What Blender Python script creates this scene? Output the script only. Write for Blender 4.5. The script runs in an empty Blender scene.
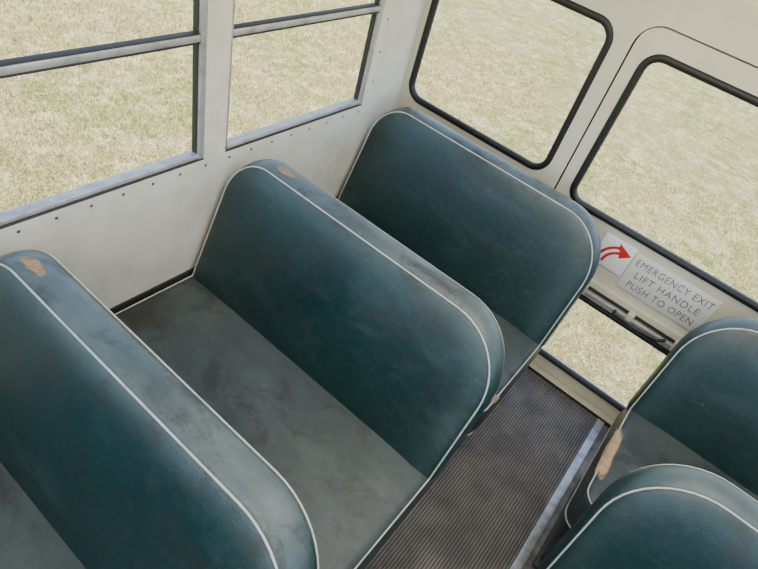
import bpy, bmesh, math, random
import numpy as np
from mathutils import Vector, Matrix
random.seed(4)
scn=bpy.context.scene
W=2.12           # inner width
FL=-3.0          # front end of modelled shell
CE=1.86          # ceiling height
GZ=-0.9

# ---------------------------------------------------------------- materials
def new_mat(name):
    m=bpy.data.materials.new(name); m.use_nodes=True
    nt=m.node_tree; nt.nodes.clear()
    out=nt.nodes.new('ShaderNodeOutputMaterial'); b=nt.nodes.new('ShaderNodeBsdfPrincipled')
    nt.links.new(b.outputs[0],out.inputs[0]); return m,nt,b
def noise(nt,co,scale,detail=4,rough=.6,dist=0.):
    n=nt.nodes.new('ShaderNodeTexNoise'); n.inputs['Scale'].default_value=scale
    n.inputs['Detail'].default_value=detail; n.inputs['Roughness'].default_value=rough
    n.inputs['Distortion'].default_value=dist
    nt.links.new(co,n.inputs['Vector']); return n.outputs['Fac']
def ramp(nt,fac,stops):
    r=nt.nodes.new('ShaderNodeValToRGB'); e=r.color_ramp.elements
    while len(e)<len(stops): e.new(.5)
    for el,(p,c) in zip(e,stops):
        el.position=p; el.color=(c,c,c,1) if not hasattr(c,'__len__') else (*c,1)
    nt.links.new(fac,r.inputs[0]); return r.outputs[0]
def mix(nt,fac,a,b,mode='MIX'):
    m=nt.nodes.new('ShaderNodeMix'); m.data_type='RGBA'; m.blend_type=mode
    for s,v in ((m.inputs[0],fac),(m.inputs[6],a),(m.inputs[7],b)):
        if hasattr(v,'links'): nt.links.new(v,s)
        elif hasattr(v,'__len__'): s.default_value=(*v,1)
        else: s.default_value=v
    return m.outputs[2]
def mul(nt,a,b):
    mm=nt.nodes.new('ShaderNodeMath'); mm.operation='MULTIPLY'
    nt.links.new(a,mm.inputs[0]); nt.links.new(b,mm.inputs[1]); return mm.outputs[0]
def coord(nt,kind='Object',scale=None):
    t=nt.nodes.new('ShaderNodeTexCoord'); o=t.outputs[kind]
    if scale:
        mp=nt.nodes.new('ShaderNodeMapping'); mp.inputs['Scale'].default_value=scale
        nt.links.new(o,mp.inputs[0]); o=mp.outputs[0]
    return o
def bump(nt,b,h,strength=.2,dist=.005):
    n=nt.nodes.new('ShaderNodeBump'); n.inputs['Strength'].default_value=strength
    n.inputs['Distance'].default_value=dist
    nt.links.new(h,n.inputs['Height']); nt.links.new(n.outputs[0],b.inputs['Normal'])
def simple(name,col,rough=.5,metal=0.,dirt=None,dscale=6.,damt=.5,bstr=0.,bscale=60.,spec=.5):
    m,nt,b=new_mat(name); co=coord(nt)
    b.inputs['Roughness'].default_value=rough; b.inputs['Metallic'].default_value=metal
    b.inputs['Specular IOR Level'].default_value=spec
    if dirt:
        f=ramp(nt,noise(nt,co,dscale,8,.7),[(.42,0.),(.72,damt)])
        nt.links.new(mix(nt,f,col,dirt),b.inputs['Base Color'])
    else:
        f=noise(nt,co,dscale); c=mix(nt,f,tuple(x*.93 for x in col),tuple(min(1,x*1.05) for x in col))
        nt.links.new(c,b.inputs['Base Color'])
    if bstr: bump(nt,b,noise(nt,co,bscale,5),bstr)
    return m
def vinyl(name,base,base2,dust,dlo,dhi,damt,rough,topdust,smudge,zr):
    m,nt,b=new_mat(name); co=coord(nt)
    c=mix(nt,ramp(nt,noise(nt,co,3.5,5,.6),[(.35,0.),(.65,1.)]),base,base2)
    co2=coord(nt,'Object',(1.,2.2,2.2))
    d=ramp(nt,noise(nt,co2,3.2,9,.68,.6),[(dlo,0.),(dhi,damt)])
    c=mix(nt,d,c,dust)
    fine=ramp(nt,noise(nt,co,70,6,.7),[(.5,0.),(.75,.15)])
    c=mix(nt,fine,c,dust)
    g=nt.nodes.new('ShaderNodeNewGeometry'); s=nt.nodes.new('ShaderNodeSeparateXYZ')
    nt.links.new(g.outputs['Normal'],s.inputs[0])
    up=ramp(nt,s.outputs[2],[(.45,0.),(.92,topdust)])
    c=mix(nt,mul(nt,up,ramp(nt,noise(nt,co,7,7,.7),[(.25,.45),(.6,1.)])),c,dust)
    p=nt.nodes.new('ShaderNodeSeparateXYZ'); nt.links.new(co,p.inputs[0])
    mr=nt.nodes.new('ShaderNodeMapRange'); mr.inputs[1].default_value=zr[0]; mr.inputs[2].default_value=zr[1]
    mr.inputs[3].default_value=.25; mr.inputs[4].default_value=1.
    nt.links.new(p.outputs[2],mr.inputs[0])
    sc=ramp(nt,noise(nt,coord(nt,'Object',(1.,1.5,1.5)),6.5,10,.76,.7),[(.51,0.),(.62,smudge)])
    c=mix(nt,mul(nt,sc,mr.outputs[0]),c,(.024,.022,.019))
    # pale rubbed marks
    wv=ramp(nt,noise(nt,coord(nt,'Object',(3.,16.,16.)),5,7,.72,1.5),[(.64,0.),(.70,.40)])
    c=mix(nt,wv,c,dust)
    nt.links.new(c,b.inputs['Base Color'])
    rr=nt.nodes.new('ShaderNodeMapRange'); rr.inputs[3].default_value=rough-.07; rr.inputs[4].default_value=rough+.18
    nt.links.new(noise(nt,co,9,5),rr.inputs[0]); nt.links.new(rr.outputs[0],b.inputs['Roughness'])
    b.inputs['Specular IOR Level'].default_value=.5
    h=mix(nt,.12,noise(nt,co,5,3,.5),noise(nt,co,260,3,.5))
    bump(nt,b,h,.35,.012)
    return m
M={}
M['back']=vinyl('green_vinyl_back',(.0045,.023,.0225),(.0075,.033,.0315),(.105,.130,.136),.52,.86,.36,.37,.74,.75,(.54,.78))
M['cush']=vinyl('green_vinyl_cushion',(.015,.028,.026),(.022,.039,.036),(.11,.120,.115),.44,.74,.48,.40,.22,.85,(.30,.36))
M['welt']=simple('white_welt_piping',(.50,.49,.43),.5,dirt=(.2,.17,.12),dscale=30)
M['foam']=simple('torn_foam',(.33,.215,.13),.9,dirt=(.12,.07,.04),dscale=40,damt=.9,bstr=.8)
M['foamdk']=simple('torn_edge_backing',(.15,.10,.065),.9,dirt=(.35,.28,.20),dscale=60,damt=.9)
M['foamlt']=simple('torn_foam_pale',(.46,.33,.18),.9,dirt=(.20,.11,.05),dscale=45,damt=.9,bstr=.8)
M['frame']=simple('seat_frame_steel',(.05,.055,.05),.5,.6)
M['wall']=simple('cream_painted_steel',(.62,.57,.43),.45,dirt=(.36,.31,.22),dscale=5,damt=.30,bstr=.05,bscale=8)
M['wallL']=simple('white_painted_panel',(.67,.64,.54),.5,dirt=(.42,.37,.27),dscale=7,damt=.5,bstr=.08,bscale=9)
M['ceil']=simple('cream_ceiling_paint',(.68,.63,.49),.5)
M['gasket']=simple('black_window_rubber',(.006,.006,.006),.55)
M['alu']=simple('dull_aluminium',(.46,.47,.47),.45,.35,dirt=(.16,.14,.12),dscale=16,damt=.7)
M['dark']=simple('dark_seal',(.025,.022,.02),.7)
M['strip']=simple('floor_metal_strip',(.50,.49,.46),.4,.5,dirt=(.15,.13,.10),dscale=25,damt=.8)
M['mat']=simple('ribbed_rubber_mat',(.12,.108,.098),.65,dirt=(.29,.26,.22),dscale=6,damt=.8,bstr=.1,spec=.25)
M['matdk']=simple('rubber_mat_groove',(.042,.037,.034),.8,spec=.2)
M['floor']=simple('worn_floor_rubber',(.085,.078,.072),.6,dirt=(.34,.30,.25),dscale=9,damt=.9,bstr=.2,spec=.3)
M['sign']=simple('sign_plate',(.70,.68,.61),.4)
M['signtxt']=simple('sign_lettering',(.16,.14,.21),.5)
M['red']=simple('arrow_red',(.60,.02,.02),.4)
M['white']=simple('sticker_white',(.80,.79,.76),.4)
M['screw']=simple('screw_head',(.12,.10,.08),.5,.5)
def glass():
    m=bpy.data.materials.new('window_glass'); m.use_nodes=True; nt=m.node_tree; nt.nodes.clear()
    o=nt.nodes.new('ShaderNodeOutputMaterial'); t=nt.nodes.new('ShaderNodeBsdfTransparent'); g=nt.nodes.new('ShaderNodeBsdfGlossy')
    t.inputs[0].default_value=(.97,.98,.97,1)
    g.inputs['Roughness'].default_value=.03; x=nt.nodes.new('ShaderNodeMixShader')
    f=nt.nodes.new('ShaderNodeFresnel'); f.inputs[0].default_value=1.06
    nt.links.new(f.outputs[0],x.inputs[0]); nt.links.new(t.outputs[0],x.inputs[1]); nt.links.new(g.outputs[0],x.inputs[2])
    nt.links.new(x.outputs[0],o.inputs[0]); return m
M['glass']=glass()
def grass(name,k,flower):
    m,nt,b=new_mat(name); co=coord(nt)
    K=lambda c:tuple(min(1.,x*k) for x in c)
    c=mix(nt,ramp(nt,noise(nt,co,45,8,.8),[(.37,0.),(.60,1.)]),K((.15,.14,.035)),K((.49,.42,.19)))
    g=ramp(nt,noise(nt,co,.9,8,.75),[(.48,0.),(.60,.85)])
    c=mix(nt,g,c,mix(nt,ramp(nt,noise(nt,co,34,6,.8),[(.36,0.),(.62,1.)]),K((.115,.155,.026)),K((.34,.355,.11))))
    straw=ramp(nt,noise(nt,co,6,9,.82),[(.48,0.),(.60,.85)])
    c=mix(nt,straw,c,K((.58,.49,.27)))
    if flower:
        v=nt.nodes.new('ShaderNodeTexVoronoi'); v.inputs['Scale'].default_value=4.
        nt.links.new(co,v.inputs['Vector'])
        c=mix(nt,ramp(nt,v.outputs['Distance'],[(.035,1.),(.05,0.)]),c,(.60,.45,.03))
    nt.links.new(c,b.inputs['Base Color']); b.inputs['Roughness'].default_value=.9
    b.inputs['Specular IOR Level'].default_value=.1
    if flower: bump(nt,b,noise(nt,co,60,8,.8),.9,.035)
    return m
M['grass']=grass('dry_lawn',.90,True)
M['blade']=grass('grass_blade',1.25,False)

# ---------------------------------------------------------------- helpers
def link(o,parent=None):
    scn.collection.objects.link(o)
    if parent: o.parent=parent
    return o
def empty(name,parent=None):
    return link(bpy.data.objects.new(name,None),parent)
def mesh_obj(name,verts,faces,mat,parent=None,smooth=False):
    me=bpy.data.meshes.new(name); me.from_pydata(verts,[],faces); me.update()
    bm=bmesh.new(); bm.from_mesh(me); bmesh.ops.recalc_face_normals(bm,faces=bm.faces); bm.to_mesh(me); bm.free()
    if smooth: me.shade_smooth()
    me.materials.append(M[mat]); return link(bpy.data.objects.new(name,me),parent)
def box(name,x0,x1,y0,y1,z0,z1,mat,parent=None,bev=0.):
    bm=bmesh.new(); bmesh.ops.create_cube(bm,size=1)
    for v in bm.verts:
        v.co=Vector(((x0+x1)/2+v.co.x*(x1-x0),(y0+y1)/2+v.co.y*(y1-y0),(z0+z1)/2+v.co.z*(z1-z0)))
    if bev: bmesh.ops.bevel(bm,geom=list(bm.edges),offset=bev,segments=2,affect='EDGES',profile=.5)
    me=bpy.data.meshes.new(name); bm.to_mesh(me); bm.free()
    if bev: me.shade_smooth()
    me.materials.append(M[mat]); return link(bpy.data.objects.new(name,me),parent)
def rrect(a0,a1,b0,b1,r,n=8):
    if not hasattr(r,'__len__'): r=(r,)*4
    pts=[]
    for (cx,cy,rr,st) in ((a0+r[0],b0+r[0],r[0],180),(a1-r[1],b0+r[1],r[1],270),(a1-r[2],b1-r[2],r[2],0),(a0+r[3],b1-r[3],r[3],90)):
        for i in range(n+1):
            t=math.radians(st+90*i/n); pts.append((cx+rr*math.cos(t),cy+rr*math.sin(t)))
    return pts
def subdiv_loop(p,step):
    out=[]
    for i in range(len(p)):
        a=p[i];b=p[(i+1)%len(p)];d=math.dist(a,b);k=max(1,int(d/step))
        for j in range(k): out.append((a[0]+(b[0]-a[0])*j/k,a[1]+(b[1]-a[1])*j/k))
    return out
def plate(name,outer,holes,fn,thick,mat,parent=None):
    cu=bpy.data.curves.new(name,'CURVE'); cu.dimensions='2D'; cu.fill_mode='BOTH'; cu.extrude=thick/2
    for L in [outer]+holes:
        s=cu.splines.new('POLY'); s.points.add(len(L)-1)
        for p,q in zip(s.points,L): p.co=(q[0],q[1],0,1)
        s.use_cyclic_u=True
    o=bpy.data.objects.new(name,cu); link(o); dg=bpy.context.evaluated_depsgraph_get()
    me=bpy.data.meshes.new_from_object(o.evaluated_get(dg)); bpy.data.objects.remove(o)
    for v in me.vertices: v.co=Vector(fn(v.co.x,v.co.y,v.co.z+thick/2))
    me.materials.clear(); me.materials.append(M[mat]); me.name=name
    return link(bpy.data.objects.new(name,me),parent)
def tube(name,pts,r,mat,parent=None,cyclic=False,flat=None):
    cu=bpy.data.curves.new(name,'CURVE'); cu.dimensions='3D'; cu.bevel_depth=r; cu.bevel_resolution=2
    s=cu.splines.new('POLY'); s.points.add(len(pts)-1)
    for p,q in zip(s.points,pts): p.co=(*q,1)
    s.use_cyclic_u=cyclic; cu.use_fill_caps=True
    cu.materials.append(M[mat]); return link(bpy.data.objects.new(name,cu),parent)
def ring(name,L,w,fn,d0,d1,mat,parent=None):
    n=len(L)
    def off(k):
        out=[]
        for i in range(n):
            a=L[i-1];b=L[(i+1)%n];t=Vector((b[0]-a[0],b[1]-a[1]))
            if t.length<1e-9:t=Vector((1,0))
            t.normalize();nr=Vector((t.y,-t.x)); out.append((L[i][0]+nr.x*k,L[i][1]+nr.y*k))
        return out
    A=off(w/2);B=off(-w/2); A2=off(w/4);B2=off(-w/4)
    prof=[(A,d1),(A,(d0*.7+d1*.3)),(A2,d0),(B2,d0),(B,(d0*.7+d1*.3)),(B,d1)]
    vs=[];fs=[]
    for P,d in prof: vs+=[fn(p[0],p[1],d) for p in P]
    k=len(prof)
    for j in range(k):
        for i in range(n):
            a=j*n+i;b=j*n+(i+1)%n;cc=((j+1)%k)*n+(i+1)%n;dd=((j+1)%k)*n+i
            fs.append((a,b,cc,dd))
    return mesh_obj(name,vs,fs,mat,parent,True)

# ---------------------------------------------------------------- bench seats
EB=.012
def bench(x0,x1,yb,wall_left=True,tear=None):
    S=empty('bus_bench_seat')
    zt=.789 if wall_left else .775; zb=.372; T=.076; slope=.385
    rw,ra=.11,.16
    rt=(ra,rw) if wall_left else (rw,ra)
    def P(a,h,t):
        return (a,yb+(h-.42)*slope+t,h-(t)*.12)
    def loop(d):
        m=lambda r:max(r-d,.012)
        return rrect(x0+d,x1-d,zb+d,zt-d,(m(.04),m(.04),m(rt[0]),m(rt[1])),12)
    prof=[]
    for i in range(9):
        d=.17*(1-i/8)**1.3; bl=.015*(1-math.exp(-d/.03))
        prof.append((d,-bl))
    prof[-1]=(0.,0.)
    for i in range(1,10):
        k=i/10; prof.append((-EB*math.sin(math.pi*k)**.55,T*k))
    prof.append((0.,T))
    for i in range(1,5): prof.append((.04*i,T+.006*(1-math.exp(-i))))
    n=len(loop(0)); vs=[];fs=[]
    for d,t in prof: vs+=[P(a,h,t) for a,h in loop(d)]
    for j in range(len(prof)-1):
        for i in range(n): fs.append((j*n+i,j*n+(i+1)%n,(j+1)*n+(i+1)%n,(j+1)*n+i))
    fs.append(tuple(range(n))); fs.append(tuple(range((len(prof)-1)*n,len(prof)*n)))
    mesh_obj('backrest',vs,fs,'back',S,True)
    tube('welt_front',[P(a,h,-.0005) for a,h in loop(-.001)],.0021,'welt',S,True)
    tube('welt_rear',[P(a,h,T+.0005) for a,h in loop(-.001)],.0021,'welt',S,True)
    # cushion
    D=.40; y0=yb-D; y1=yb+.03; ct=.412; ch=.125
    def cl(d):
        m=lambda r:max(r-d,.01)
        return rrect(x0+d,x1-d,y0+d,y1-d*.2,(m(.05),m(.05),.01,.01),8)
    cp=[]
    for i in range(8):
        d=.14*(1-i/7); cp.append((d,ct+.012*(1-math.exp(-d/.05))))
    for i in range(1,6):
        k=i/6; cp.append((-.010*math.sin(math.pi*k),ct-ch*k))
    cp.append((0.,ct-ch)); cp.append((.06,ct-ch))
    n=len(cl(0)); vs=[];fs=[]
    for d,z in cp: vs+=[(a,b,z) for a,b in cl(d)]
    for j in range(len(cp)-1):
        for i in range(n): fs.append((j*n+i,j*n+(i+1)%n,(j+1)*n+(i+1)%n,(j+1)*n+i))
    fs.append(tuple(range(n))); fs.append(tuple(range((len(cp)-1)*n,len(cp)*n)))
    mesh_obj('seat_cushion',vs,fs,'cush',S,True)
    tube('welt_cushion_top',[(a,b,ct+.0005) for a,b in cl(-.001)],.0021,'welt',S,True)
    tube('welt_cushion_bottom',[(a,b,ct-ch) for a,b in cl(-.001)],.0021,'welt',S,True)
    # frame and legs
    xa=x1-.06 if wall_left else x0+.06
    xw=x0+.05 if wall_left else x1-.05
    box('seat_pan',x0+.02,x1-.02,y0+.03,y1-.01,ct-ch-.02,ct-ch+.01,'frame',S)
    zb2=ct-ch-.005
    tube('leg_frame_aisle',[(xa,y0+.06,.012),(xa,y0+.06,zb2-.03),(xa,y0+.09,zb2),(xa,y1-.09,zb2),(xa,y1-.06,zb2-.03),(xa,y1-.06,.012)],.0125,'frame',S)
    box('foot_plate_aisle',xa-.02,xa+.02,y0+.02,y1-.02,0.,.012,'frame',S,.002)
    tube('leg_wall',[(xw,y0+.06,0.),(xw,y0+.06,zb2)],.0125,'frame',S)
    for xx in (x0+.10,x1-.10):
        tube('back_support',[(xx,yb+.01,.30),(xx,yb+.06,.40),(xx,yb+.01+.22*slope+.03,.60)],.009,'frame',S)
    # torn upholstery
    if tear:
        rnd=random.Random(tear[0])
        for (kind,cx,sx,sy) in tear[1]:
            N=30
            raw=[rnd.uniform(-1,1) for i in range(N)]
            rs=[1+.30*(raw[i]*.5+raw[i-1]*.3+raw[(i+1)%N]*.3) for i in range(N)]
            def surf(u,v,lift):
                if kind=='top':
                    a=x0+cx+u*sx; k=min(max(.36+v*sy/T,.02),.98)
                    e=EB*math.sin(math.pi*k)**.55
                    if a<x0+rw:
                        q=x0+rw-a; h=zt-rw+math.sqrt(max((rw+e)**2-q*q,0))
                    else: h=zt+e
                    p=P(a,h,T*k); return (p[0],p[1],p[2]+lift)
                y=yb+cx+u*sx; s_=v*sy; xe=x1 if wall_left else x0; sg=1 if wall_left else -1
                if s_<0: d=-s_; return (xe-sg*d,y,ct+.012*(1-math.exp(-d/.05))+lift+.0005)
                k=min(s_/ch,1.); return (xe+sg*(.010*math.sin(math.pi*k)+lift+.001+.004*math.exp(-s_/.004)),y,ct-s_+.002*math.exp(-s_/.004))
            fm='foam' if (kind=='top' or sx<.04) else 'foamlt'
            for nm,sc,lift,mt in (('tear_backing',1.0,.0014,'foamdk'),('tear_foam',.86,.0028,fm)):
                vs=[surf(0,0,lift)]; fs=[]; R=7
                for j in range(1,R+1):
                    for i in range(N):
                        t=2*math.pi*i/N; r=rs[i]*sc*j/R
                        vs.append(surf(math.cos(t)*r,math.sin(t)*r,lift-(.0016 if j==R else 0)+rnd.uniform(-.0004,.0006)*(lift>.002)))
                for i in range(N):
                    fs.append((0,1+i,1+(i+1)%N))
                    for j in range(R-1):
                        a=1+j*N; fs.append((a+i,a+N+i,a+N+(i+1)%N,a+(i+1)%N))
                mesh_obj(nm,vs,fs,mt,S,True)
    return S
XL=(.022,.905); XR=(1.226,W-.022)
rows=[(-1.000-.632*2),(-1.000-.632),-1.000,-.356]
bench(*XL,rows[0])
bench(*XL,rows[1],tear=(11,[('top',.116,.034,.014)]))
bench(*XL,rows[2],tear=(5,[('top',.140,.034,.012)]))
bench(*XL,rows[3],tear=(8,[('edge',-.31,.020,.014)]))
bench(*XR,rows[1],wall_left=False)
bench(*XR,rows[2],wall_left=False)
bench(*XR,rows[3],wall_left=False,tear=(21,[('edge',-.21,.115,.022)]))

# ---------------------------------------------------------------- floor
fl=box('floor',-.06,W+.06,FL,.05,-.05,-.004,'floor')
mt=empty('ribbed_aisle_mat')
xa,xb=.875,1.218; pr=[]; n=36; w=(xb-xa)/n
vs=[];fs=[]
for i in range(n):
    x=xa+i*w
    for px,pz in ((x+w*.08,.0008),(x+w*.28,.0036),(x+w*.70,.0036),(x+w*.90,.0008)):
        vs+=[(px,FL,pz),(px,-.012,pz)]
    b=i*8
    for j in range(3): fs.append((b+2*j,b+2*j+2,b+2*j+3,b+2*j+1))
mesh_obj('ribs',vs,fs,'mat',mt)
box('mat_base',xa,xb,FL,-.012,-.004,.0010,'matdk',mt)
for i,xx in enumerate((1.233,.861)):
    box('trim_%d'%(i+1),xx-.015,xx+.015,FL,-.012,-.004,.006,'strip',None,.002)
# ---------------------------------------------------------------- side walls
ZW0,ZW1,ZM=.786,1.56,1.095
wins=[(-.888,-.312),(-1.525,-.956),(-2.165,-1.596),(-2.805,-2.236)]
def side(left):
    nm='left' if left else 'right'
    fx=(lambda d:-d) if left else (lambda d:W+d)
    fn=lambda a,b,d:(fx(d),a,b)
    holes=[rrect(a,b,ZW0,ZW1,.006,2) for a,b in wins]
    wl=plate('wall_'+nm,[(FL,-.05),(-.245,-.05),(-.245,CE+.05),(FL,CE+.05)],holes,fn,.035,'wallL')
    s=[(0,-.245),(.012,-.235),(.035,-.215),(.046,-.19),(.046,0.),(.08,0.),(.08,-.245)]
    vs=[(fx(d),y,-.05) for d,y in s]+[(fx(d),y,CE+.05) for d,y in s]; k=len(s)
    mesh_obj('corner_panel',vs,[(i,(i+1)%k,k+(i+1)%k,k+i) for i in range(k)],'wallL',wl)
    vs=[];fs=[]
    def screw(y,z,r=.0043,d=0.):
        b=len(vs); vs.append((fx(-.0025-d),y,z))
        for i in range(8):
            t=math.pi*i/4; vs.append((fx(0.0-d),y+r*math.cos(t),z+r*math.sin(t)))
        for i in range(8): fs.append((b,b+1+i,b+1+(i+1)%8))
    y=-2.9
    while y<-.26:
        screw(y,.764); y+=.078
    for zz in (.86,.96,1.06,1.16,1.26,1.36): screw(-.278,zz)
    mesh_obj('panel_screws',vs,fs,'screw',wl,True)
    for i,(a,b) in enumerate(wins):
        wn=empty('window_%d'%(i+1+(0 if left else 4)))
        def fb(n_,y0,y1,z0,z1,d0,d1,m_,bv=.0015):
            X0,X1=sorted((fx(d0),fx(d1))); return box(n_,X0,X1,y0,y1,z0,z1,m_,wn,bv)
        fb('seal_bottom',a,b,ZW0-.002,ZW0+.003,-.001,.03,'dark')
        fb('frame_bottom',a,b,ZW0+.003,ZW0+.014,.003,.03,'alu')
        fb('frame_front',a,a+.009,ZW0,ZW1,.003,.03,'alu')
        fb('frame_rear',b-.014,b,ZW0,ZW1,.001,.03,'alu')
        fb('seal_front',a+.009,a+.012,ZW0+.014,ZW1,.010,.028,'dark')
        fb('seal_rear',b-.017,b-.014,ZW0+.014,ZW1,.010,.028,'dark')
        fb('frame_top',a,b,ZW1-.018,ZW1,.004,.03,'alu')
        fb('meeting_rail',a+.009,b-.014,ZM-.008,ZM+.008,.002,.024,'alu',.003)
        fb('meeting_rail_lip',a+.009,b-.014,ZM-.013,ZM-.008,.004,.024,'dark')
        fb('meeting_rail_groove',a+.009,b-.014,ZM+.008,ZM+.0105,.004,.024,'dark')
        d=.018; vs=[fn(a+.005,ZW0+.01,d),fn(b-.005,ZW0+.01,d),fn(b-.005,ZW1-.01,d),fn(a+.005,ZW1-.01,d)]
        mesh_obj('glass',vs,[(0,1,2,3)],'glass',wn)
    X0,X1=sorted((fx(-.006),fx(0.)))
    box('seat_rail_'+nm,X0,X1,FL,-.25,.395,.418,'dark',wl)
side(True); side(False)
# ---------------------------------------------------------------- rear wall with emergency door
fnr=lambda a,b,d:(a,d,b)
WL=rrect(-.018,.574,.745,1.238,.055,8)
WR=rrect(W-.574,W+.018,.745,1.238,.055,8)
dx0,dx1=.636,W-.636
opening=rrect(dx0,dx1,-.0,1.285,(.01,.01,.07,.07),8)
rw_=plate('wall_rear',[(-.08,-.05),(W+.08,-.05),(W+.08,CE+.05),(-.08,CE+.05)],[WL,WR,opening],fnr,.03,'wall')
for i,L in enumerate((WL,WR)):
    wn=empty('window_%d'%(9+i))
    ring('gasket',subdiv_loop(L,.05),.022,fnr,-.006,.01,'gasket',wn)
    mesh_obj('glass',[fnr(p[0],p[1],.012) for p in L],[tuple(range(len(L)))],'glass',wn)
door=empty('door_1')
DU=rrect(.690,W-.690,.715,1.213,.05,8)
DL=rrect(.720,W-.720,.075,.405,.035,8)
plate('door_leaf',rrect(dx0+.004,dx1-.004,.006,1.281,(.01,.01,.066,.066),8),[DU,DL],lambda a,b,d:(a,d+.002,b),.03,'wall',door)
ring('door_seal',subdiv_loop(opening,.05),.004,fnr,-.0005,.012,'gasket',door)
for nm,L in (('upper',DU),('lower',DL)):
    ring('gasket_'+nm,subdiv_loop(L,.05),.022,fnr,-.006,.014,'gasket',door)
    mesh_obj('glass_'+nm,[fnr(p[0],p[1],.016) for p in L],[tuple(range(len(L)))],'glass',door)
box('door_sill',dx0,dx1,-.030,.0,-.004,.010,'wall',door,.003)
box('door_sill_rubber',dx0,dx1,-.040,-.030,-.004,.007,'gasket',door)
box('latch_channel',.80,1.34,-.014,.004,.438,.500,'wall',door,.004)
box('latch_slot',.83,1.31,-.0165,-.012,.462,.474,'dark',door)
box('latch_bar',.86,1.28,-.030,-.018,.446,.461,'alu',door,.003)
for xx in (.90,1.08,1.25): box('latch_bracket',xx-.012,xx+.012,-.034,-.010,.440,.480,'wall',door,.003)
tube('latch_handle',[(1.03,-.03,.455),(1.03,-.055,.455),(1.12,-.058,.458),(1.19,-.055,.462),(1.21,-.035,.465)],.006,'frame',door)
sg=empty('emergency_exit_sign',door)
box('plate',.980,1.266,-.003,.003,.528,.670,'sign',sg,.001)
def text(nm,s,x,z,size,mat,parent,w=None,y=-.0040):
    cu=bpy.data.curves.new(nm,'FONT'); cu.body=s; cu.size=size; cu.align_x='CENTER'; cu.align_y='CENTER'
    cu.extrude=.0003; cu.offset=-.0002; cu.space_character=1.12
    cu.materials.append(M[mat]); o=link(bpy.data.objects.new(nm,cu),parent)
    o.rotation_euler=(math.radians(90),0,0); o.location=(x,y,z)
    bpy.context.view_layer.update()
    if w: o.scale=(w/o.dimensions.x,1,1)
    return o
text('text_line_1','EMERGENCY EXIT',1.123,.642,.037,'signtxt',sg,.262)
text('text_line_2','LIFT HANDLE',1.123,.599,.037,'signtxt',sg,.222)
text('text_line_3','PUSH TO OPEN',1.123,.556,.037,'signtxt',sg,.232)
st=empty('arrow_sticker',door)
box('backing',.862,.974,-.003,.003,.562,.678,'white',st,.001)
def arc_arrow(r0,r1,y,mat,nm,hk,ta,a0=184,a1=112):
    cx,cz=.952,.582
    N=14
    at=lambda r,a:(cx+r*math.cos(math.radians(a)),cz+r*math.sin(math.radians(a)))
    pts=[at(r1,a0+(a1-a0)*i/N) for i in range(N+1)]
    inn=[at(r0,a0+(a1-a0)*i/N) for i in range(N+1)]
    rm=(r0+r1)/2; hw=(r1-r0)*hk
    A=at(rm+hw,a1); B=at(rm-hw,a1); tip=at(rm*.98,a1-ta)
    L=[(p[0],y,p[1]) for p in pts]+[(A[0],y,A[1]),(tip[0],y,tip[1]),(B[0],y,B[1])]+[(p[0],y,p[1]) for p in reversed(inn)]
    me=bpy.data.meshes.new(nm); me.from_pydata(L,[],[tuple(range(len(L)))])
    me.materials.append(M[mat]); link(bpy.data.objects.new(nm,me),st)
arc_arrow(.052,.082,-.0036,'red','arrow',.95,38)
arc_arrow(.062,.072,-.0040,'white','arrow_line',.5,8,a0=182,a1=116)
# ---------------------------------------------------------------- ceiling (with coves)
prof=[(-.05,1.62)]
R=.22
for i in range(9):
    t=math.radians(180-90*i/8); prof.append((-.05+R+R*math.cos(t),CE-R+R*math.sin(t)+0))
prof=prof[:]+[(W+.05-(x+.05),z) for x,z in reversed(prof)]
vs=[(x,FL,z) for x,z in prof]+[(x,.0,z) for x,z in prof]; k=len(prof)
fs=[(i,i+1,k+i+1,k+i) for i in range(k-1)]
mesh_obj('ceiling',vs,fs,'ceil',None,True)
cv=[]
for i in range(9):
    t=math.radians(90*i/8); cv.append((-.22+.22*math.cos(t),1.40+(CE-1.40)*math.sin(t)))
vs=[(-.05,y,z) for y,z in cv]+[(W+.05,y,z) for y,z in cv]; k=9
mesh_obj('trim_3',vs,[(i,i+1,k+i+1,k+i) for i in range(k-1)],'ceil',None,True)
for i,yy in enumerate((-.9,-2.3)):
    d=empty('added_fill_light')  # invented ceiling fixture, added only to brighten the interior
    N=24; pr=[(.115,CE-.001),(.115,CE-.015),(.10,CE-.035),(.06,CE-.048),(.0001,CE-.052)]
    vs=[(1.06+r*math.cos(2*math.pi*j/N),yy+r*math.sin(2*math.pi*j/N),z) for r,z in pr for j in range(N)]
    mesh_obj('lens',vs,[(a*N+j,a*N+(j+1)%N,(a+1)*N+(j+1)%N,(a+1)*N+j) for a in range(4) for j in range(N)],'white',d,True)  # made-up cover for the added fill, does not glow itself
    la=bpy.data.lights.new('fill_lamp','AREA'); la.shape='RECTANGLE'; la.size=1.3; la.size_y=1.0; la.energy=20; la.color=(1,.97,.91)  # broad soft fill, far wider than the cover above it
    lo=link(bpy.data.objects.new('fill_lamp',la),d); lo.location=(1.06,yy,CE-.06)
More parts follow.
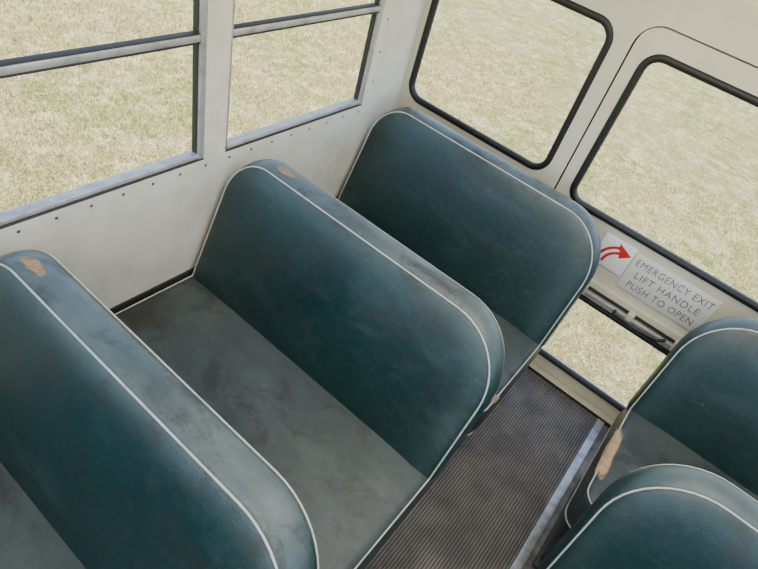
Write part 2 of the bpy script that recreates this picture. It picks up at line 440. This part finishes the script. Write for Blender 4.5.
# ---------------------------------------------------------------- lawn
lawn=mesh_obj('lawn_ground',[(-60,-60,GZ),(60,-60,GZ),(60,60,GZ),(-60,60,GZ)],[(0,1,2,3)],'grass')
rg=np.random.default_rng(3)
def blades(N,xr,yr):
    bx=rg.uniform(*xr,N); by=rg.uniform(*yr,N)
    keep=~((bx>-.3)&(bx<W+.3)&(by<.3)); bx=bx[keep];by=by[keep]; n=len(bx)
    az=rg.uniform(0,2*np.pi,n); ln=rg.uniform(.015,.045,n); hh=rg.uniform(.008,.028,n); wd=rg.uniform(.0018,.0040,n)
    dx_,dy_=np.cos(az),np.sin(az)
    a=np.stack([bx-dy_*wd,by+dx_*wd,np.full(n,GZ)],1); b=np.stack([bx+dy_*wd,by-dx_*wd,np.full(n,GZ)],1)
    c=np.stack([bx+dx_*ln,by+dy_*ln,GZ+hh],1)
    return np.stack([a,b,c],1).reshape(-1,3)
V_=np.concatenate([blades(150000,(-5.2,-1.2),(-1.5,6.)),blades(80000,(-5.,3.),(.6,5.)),blades(60000,(-8.,5.),(4.,13.)),blades(15000,(-9,-5.2),(-1.,9.))])
me=bpy.data.meshes.new('grass_blades'); nv=len(V_); nf=nv//3
me.vertices.add(nv); me.vertices.foreach_set('co',V_.astype(np.float32).ravel())
me.loops.add(nv); me.loops.foreach_set('vertex_index',np.arange(nv,dtype=np.int32))
me.polygons.add(nf); me.polygons.foreach_set('loop_start',(np.arange(nf)*3).astype(np.int32)); me.polygons.foreach_set('loop_total',np.full(nf,3,np.int32))
me.update(calc_edges=True); me.materials.append(M['blade'])
link(bpy.data.objects.new('grass_blades',me),lawn)
# ---------------------------------------------------------------- light
w=bpy.data.worlds.new('sky'); scn.world=w; w.use_nodes=True; nt=w.node_tree; nt.nodes.clear()
o=nt.nodes.new('ShaderNodeOutputWorld'); bg=nt.nodes.new('ShaderNodeBackground'); sk=nt.nodes.new('ShaderNodeTexSky')
sk.sky_type='NISHITA'; sk.sun_disc=False; sk.sun_elevation=math.radians(66); sk.sun_rotation=math.radians(100)
bg.inputs[1].default_value=.72
nt.links.new(sk.outputs[0],bg.inputs[0]); nt.links.new(bg.outputs[0],o.inputs[0])
sl=bpy.data.lights.new('sun','SUN'); sl.energy=10.8; sl.angle=math.radians(.6); sl.color=(1,.95,.83)
so=link(bpy.data.objects.new('sun',sl)); so.rotation_euler=Vector((.30,-.12,.94)).to_track_quat('Z','Y').to_euler()
# ---------------------------------------------------------------- camera
R_=Matrix(((0.75847,0.60865,0.23296),(0.5626,-0.43108,-0.70544),(-0.32894,0.66612,-0.66939)))
cam=bpy.data.cameras.new('camera'); co=link(bpy.data.objects.new('camera',cam))
x,y,z=R_[0],R_[1],R_[2]
# world-from-camera: columns are camera right, up, back expressed in world axes
mw=Matrix(((x[0],-y[0],-z[0],.9925),(x[1],-y[1],-z[1],-1.7739),(x[2],-y[2],-z[2],1.62),(0,0,0,1)))
co.matrix_world=mw; cam.sensor_width=36; cam.sensor_fit='HORIZONTAL'; cam.lens=556.855/758*36; cam.clip_start=.02
scn.camera=co
